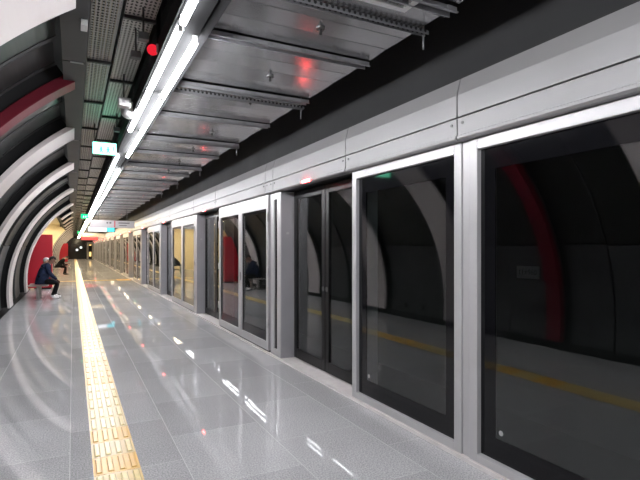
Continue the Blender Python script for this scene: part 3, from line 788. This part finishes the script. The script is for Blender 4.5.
# ------------------------------------------------------------------ people
def skin_mesh(verts, edges, radii, root, levels=2):
    me = bpy.data.meshes.new('sk'); me.from_pydata(verts, edges, [])
    o = bpy.data.objects.new('sk', me); C.objects.link(o)
    md = o.modifiers.new('s', 'SKIN'); md.use_smooth_shade = True
    for i, r in enumerate(radii):
        d = me.skin_vertices[0].data[i]; rr = r if isinstance(r, tuple) else (r, r); d.radius = rr; d.use_root = (i == root)
    sb = o.modifiers.new('d', 'SUBSURF'); sb.levels = levels; sb.render_levels = levels
    dg = bpy.context.evaluated_depsgraph_get(); dg.update()
    out = bpy.data.meshes.new_from_object(o.evaluated_get(dg))
    bpy.data.objects.remove(o); bpy.data.meshes.remove(me)
    return out
def seg_dist(p, a, b):
    ab = b - a; t = max(0, min(1, (p - a).dot(ab) / max(ab.length_squared, 1e-9))); return (p - (a + ab * t)).length
def person(origin, J, mats, hairmat, label, bulk=1.0, curl=1.0):
    """J: joints in metres relative to origin, person facing +X. mats: skin, top, trousers, shoes"""
    root = empty('person', origin)
    tag(root, label, 'person', 'seated passengers')
    root.scale = (1.05, 1.05, 1.05) if bulk > 1 else (1, 1, 1)
    names = []; verts = []; rad = []; edges = []; zone = []
    def add(n, p, r, par=None, z=None):
        names.append(n); verts.append(Vector(p)); rad.append(r)
        if par is not None:
            edges.append((names.index(par), len(names) - 1)); zone.append(z)
    pel, ch, nk, hd = (Vector(J[k]) for k in ('pelvis', 'chest', 'neck', 'head'))
    fwd = (Vector(J['look'])).normalized(); up = (hd - nk).normalized()
    add('pelvis', pel, (.15 * bulk, .12 * bulk)); add('waist', pel.lerp(ch, .45), (.145 * bulk, .12 * bulk), 'pelvis', 1); add('chest', ch, (.16 * bulk, .125 * bulk), 'waist', 1)
    add('upper', ch.lerp(nk, .6), (.10, .085), 'chest', 1); add('neck', nk, .058, 'upper', 0)
    add('skull', hd, (.078, .092), 'neck', 0); add('crown', hd + up * .085, (.062, .075), 'skull', 0)
    for s, S in ((-1, 'r'), (1, 'l')):
        sh = ch.lerp(nk, .45) + Vector((0, s * .175, -.01)); add('sh' + S, sh, .066, 'upper', 1)
        el, wr = Vector(J['elbow' + S]), Vector(J['wrist' + S])
        add('el' + S, el, .050, 'sh' + S, 1); add('fa' + S, el.lerp(wr, .5), .042, 'el' + S, 1); add('wr' + S, wr, .029, 'fa' + S, 1)
        hp = pel + Vector((.03, s * .10, -.02)); kn, an = Vector(J['knee' + S]), Vector(J['ankle' + S])
        add('hp' + S, hp, .092, 'pelvis', 2); add('th' + S, hp.lerp(kn, .5), .082, 'hp' + S, 2); add('kn' + S, kn, .062, 'th' + S, 2)
        add('cf' + S, kn.lerp(an, .35), .058, 'kn' + S, 2); add('an' + S, an, .042, 'cf' + S, 2)
        add('ft' + S, an + Vector((.07, 0, -.045)), (.044, .038), 'an' + S, 3); add('te' + S, an + Vector((.17, s * .01, -.058)), (.036, .026), 'ft' + S, 3)
        add('he' + S, an + Vector((-.035, 0, -.05)), (.036, .036), 'an' + S, 3)
    me = skin_mesh([tuple(v) for v in verts], edges, rad, 0)
    for m in mats: me.materials.append(m)
    for p in me.polygons:
        c = p.center; best = min(range(len(edges)), key=lambda e: seg_dist(c, verts[edges[e][0]], verts[edges[e][1]]))
        p.material_index = zone[best]; p.use_smooth = True
    bm = bmesh.new(); bm.from_mesh(me)
    def merge(m2, mi):
        for _ in range(1):
            n0 = len(bm.faces); bm.from_mesh(m2); bm.faces.ensure_lookup_table()
            for f in bm.faces[n0:]: f.material_index = mi; f.smooth = True
    # hands: palm, four fingers and a thumb
    for s, S in ((-1, 'r'), (1, 'l')):
        wr = Vector(J['wrist' + S]); el = Vector(J['elbow' + S]); d = (wr - el).normalized()
        dn = Vector(J.get('palm' + S, (0, 0, -1))); side = d.cross(dn).normalized(); dn = side.cross(d).normalized()
        pv = [wr - d * .01, wr + d * .04, wr + d * .085]
        m2 = skin_mesh([tuple(p) for p in pv], [(0, 1), (1, 2)], [(.028, .022), (.036, .018), (.036, .015)], 0, 1); merge(m2, 0)
        for fi, (off, ln) in enumerate(((-.030, .068), (-.010, .078), (.010, .072), (.029, .056))):
            b = wr + d * .075 + side * off
            p1 = b + (d * .85 + dn * .35 * curl).normalized() * ln * .5; p2 = p1 + (d * .5 + dn * .8 * curl).normalized() * ln * .35; p3 = p2 + (d * .1 + dn * curl).normalized() * ln * .3
            m2 = skin_mesh([tuple(p) for p in (b, p1, p2, p3)], [(0, 1), (1, 2), (2, 3)], [.010, .009, .008, .006], 0, 1); merge(m2, 0)
        b = wr + d * .03 - side * .028 * s; p1 = b + (d * .7 - side * .7 * s + dn * .3).normalized() * .035; p2 = p1 + (d * .9 + dn * .4).normalized() * .03
        m2 = skin_mesh([tuple(p) for p in (b, p1, p2)], [(0, 1), (1, 2)], [.012, .010, .007], 0, 1); merge(m2, 0)
    # face: nose, eye sockets, mouth, ears
    lat = up.cross(fwd).normalized(); fw = lat.cross(up).normalized()
    def blob(c, r, sc, mi):
        t = MB().sphere((0, 0, 0), r, 0, 10, 8)
        R = Matrix((fw, lat, up)).transposed()
        m2 = bpy.data.meshes.new('b'); m2.from_pydata([tuple(c + R @ Vector((v[0] * sc[0], v[1] * sc[1], v[2] * sc[2]))) for v in t.v], [], t.f); merge(m2, mi)
    fc = hd + fw * .088 + up * .015
    blob(fc + fw * .012 - up * .012, .016, (1.1, .8, 1.5), 0); blob(fc - up * .05, .018, (.5, 1.2, .35), 4)
    for s in (-1, 1):
        blob(fc + lat * .032 * s + up * .018 - fw * .008, .011, (.6, 1.1, .7), 5); blob(hd + lat * .08 * s, .022, (.8, .4, 1.4), 0)
    bm.to_mesh(me); bm.free()
    me.materials.append(M['red_rib']); me.materials.append(M['rubber'])
    body = bpy.data.objects.new('body', me); C.objects.link(body); body.parent = root
    # hair cap
    t = MB().sphere((0, 0, 0), 1, 0, 20, 14); R = Matrix((fw, lat, up)).transposed()
    vs = []; keep = []
    for v in t.v:
        w = Vector(v); vs.append(tuple(hd + up * .035 - fw * .012 + R @ Vector((w.x * .100, w.y * .090, w.z * .098))))
        keep.append(w.z > (0.28 if w.x > 0.25 else (-.75 if w.x < -.2 else -.1)))
    hm = bpy.data.meshes.new('hair'); hm.from_pydata(vs, [], [f for f in t.f if all(keep[i] for i in f)]); hm.materials.append(hairmat)
    for p in hm.polygons: p.use_smooth = True
    h = bpy.data.objects.new('hair', hm); C.objects.link(h); h.parent = root
    so = h.modifiers.new('t', 'SOLIDIFY'); so.thickness = .012
    return root
# man in navy jacket, bent forward, hands between the knees
man = person((-0.88, 16.8, 0), dict(pelvis=(0.0, 0, .56), chest=(.13, 0, .88), neck=(.235, 0, 1.03), head=(.30, 0, 1.11), look=(1, -.1, -.45),
    elbowr=(.24, -.20, .74), elbowl=(.24, .20, .74), wristr=(.42, -.10, .56), wristl=(.42, .10, .56),
    kneer=(.44, -.12, .46), kneel=(.44, .13, .46), ankler=(.31, -.13, .105), anklel=(.36, .14, .105)),
    [M['skin_dark'], M['navy'], M['blackcloth'], M['shoe_white']], M['hair_dark'], 'seated man in a navy jacket and white shoes, bent forward on the nearer bench', 1.35)
# jacket hem and collar as clothing
def hem(root, c, w, d, z0, z1, mat, name, lean=0.0):
    m = MB(); n = 20; o = 0
    for (z, k, dx) in ((z0, 1.0, 0), (z0 + (z1 - z0) * .5, 1.02, lean * .5), (z1, .9, lean)):
        for i in range(n):
            t = 2 * PI * i / n; m.v.append((c[0] + dx + d * k * math.cos(t), c[1] + w * k * math.sin(t), z))
    for j in range(2):
        for i in range(n): m.face([j * n + i, j * n + (i + 1) % n, (j + 1) * n + (i + 1) % n, (j + 1) * n + i], 0, True)
    o = m.build(name, mat, root); s = o.modifiers.new('t', 'SOLIDIFY'); s.thickness = .012; return o
hem(man, (.02, 0), .205, .165, .44, .80, M['navy'], 'jacket_skirt', .07)
old = person((-0.875, 17.5, 0), dict(pelvis=(0.0, 0, .56), chest=(.04, 0, .88), neck=(.09, 0, 1.04), head=(.125, 0, 1.12), look=(1, 0, -.2),
    elbowr=(.14, -.22, .74), elbowl=(.14, .22, .74), wristr=(.34, -.10, .57), wristl=(.34, .10, .57),
    kneer=(.44, -.11, .46), kneel=(.44, .12, .46), ankler=(.33, -.11, .105), anklel=(.33, .13, .105)),
    [M['skin'], M['greycloth'], M['blackcloth'], M['shoe_black']], M['hair_white'], 'white-haired person mostly hidden behind the man in the navy jacket')
blk = person((-0.80, 31.0, 0), dict(pelvis=(0.0, 0, .57), chest=(.24, 0, .80), neck=(.38, 0, .93), head=(.47, 0, .97), look=(.8, 0, -.75),
    elbowr=(.34, -.24, .58), elbowl=(.34, .24, .58), wristr=(.54, -.08, .60), wristl=(.54, .08, .60),
    kneer=(.43, -.16, .46), kneel=(.43, .16, .46), ankler=(.34, -.20, .105), anklel=(.42, .2, .105)),
    [M['skin'], M['blackcloth'], M['blackcloth'], M['shoe_black']], M['hair_dark'], 'seated person in black leaning low over a white sheet on the farther bench')
hem(blk, (.03, 0), .20, .17, .44, .70, M['blackcloth'], 'jacket_skirt', .12)
m = MB(); m.sphere((.34, 0, .97), .07, 0, 14, 8, (1.2, 1.1, .55)); m.build('pale_hood', M['greycloth'], blk)
pp = empty('paper_sheet', (-.17, 31.0, .57)); tag(pp, 'white sheet held by the person in black', 'paper')
m = MB(); m.obox((0, 0, 0), ((.06, 0, .10), (0, .12, 0), (.0015, 0, -.001))); m.obox((.02, 0, -.12), ((.035, 0, -.06), (0, .11, 0), (.0015, 0, .001))); m.build('sheet', M['paper'], pp)

# ------------------------------------------------------------------ camera and world
w = bpy.data.worlds.new('World'); bpy.context.scene.world = w; w.use_nodes = True
w.node_tree.nodes['Background'].inputs[0].default_value = (0.02, 0.02, 0.022, 1); w.node_tree.nodes['Background'].inputs[1].default_value = 0.2
cam = bpy.data.cameras.new('camera'); co = bpy.data.objects.new('camera', cam); C.objects.link(co)
cam.sensor_fit = 'HORIZONTAL'; cam.sensor_width = 36.0; cam.lens = 36.0 * 482 / 640; cam.clip_start = 0.05; cam.clip_end = 300
co.location = (0, 0, 1.55); co.rotation_euler = (PI / 2, 0, -math.atan(247 / 482)); cam.shift_y = 8 / 640
sc = bpy.context.scene; sc.camera = co
sc.view_settings.view_transform = 'Standard'; sc.view_settings.look = 'None'; sc.view_settings.gamma = 1.0; sc.view_settings.exposure = 0.85
sc.view_settings.use_curve_mapping = False
sc.cycles.use_denoising = True
sc.cycles.max_bounces = 12; sc.cycles.transparent_max_bounces = 16; sc.cycles.sample_clamp_indirect = 6.0
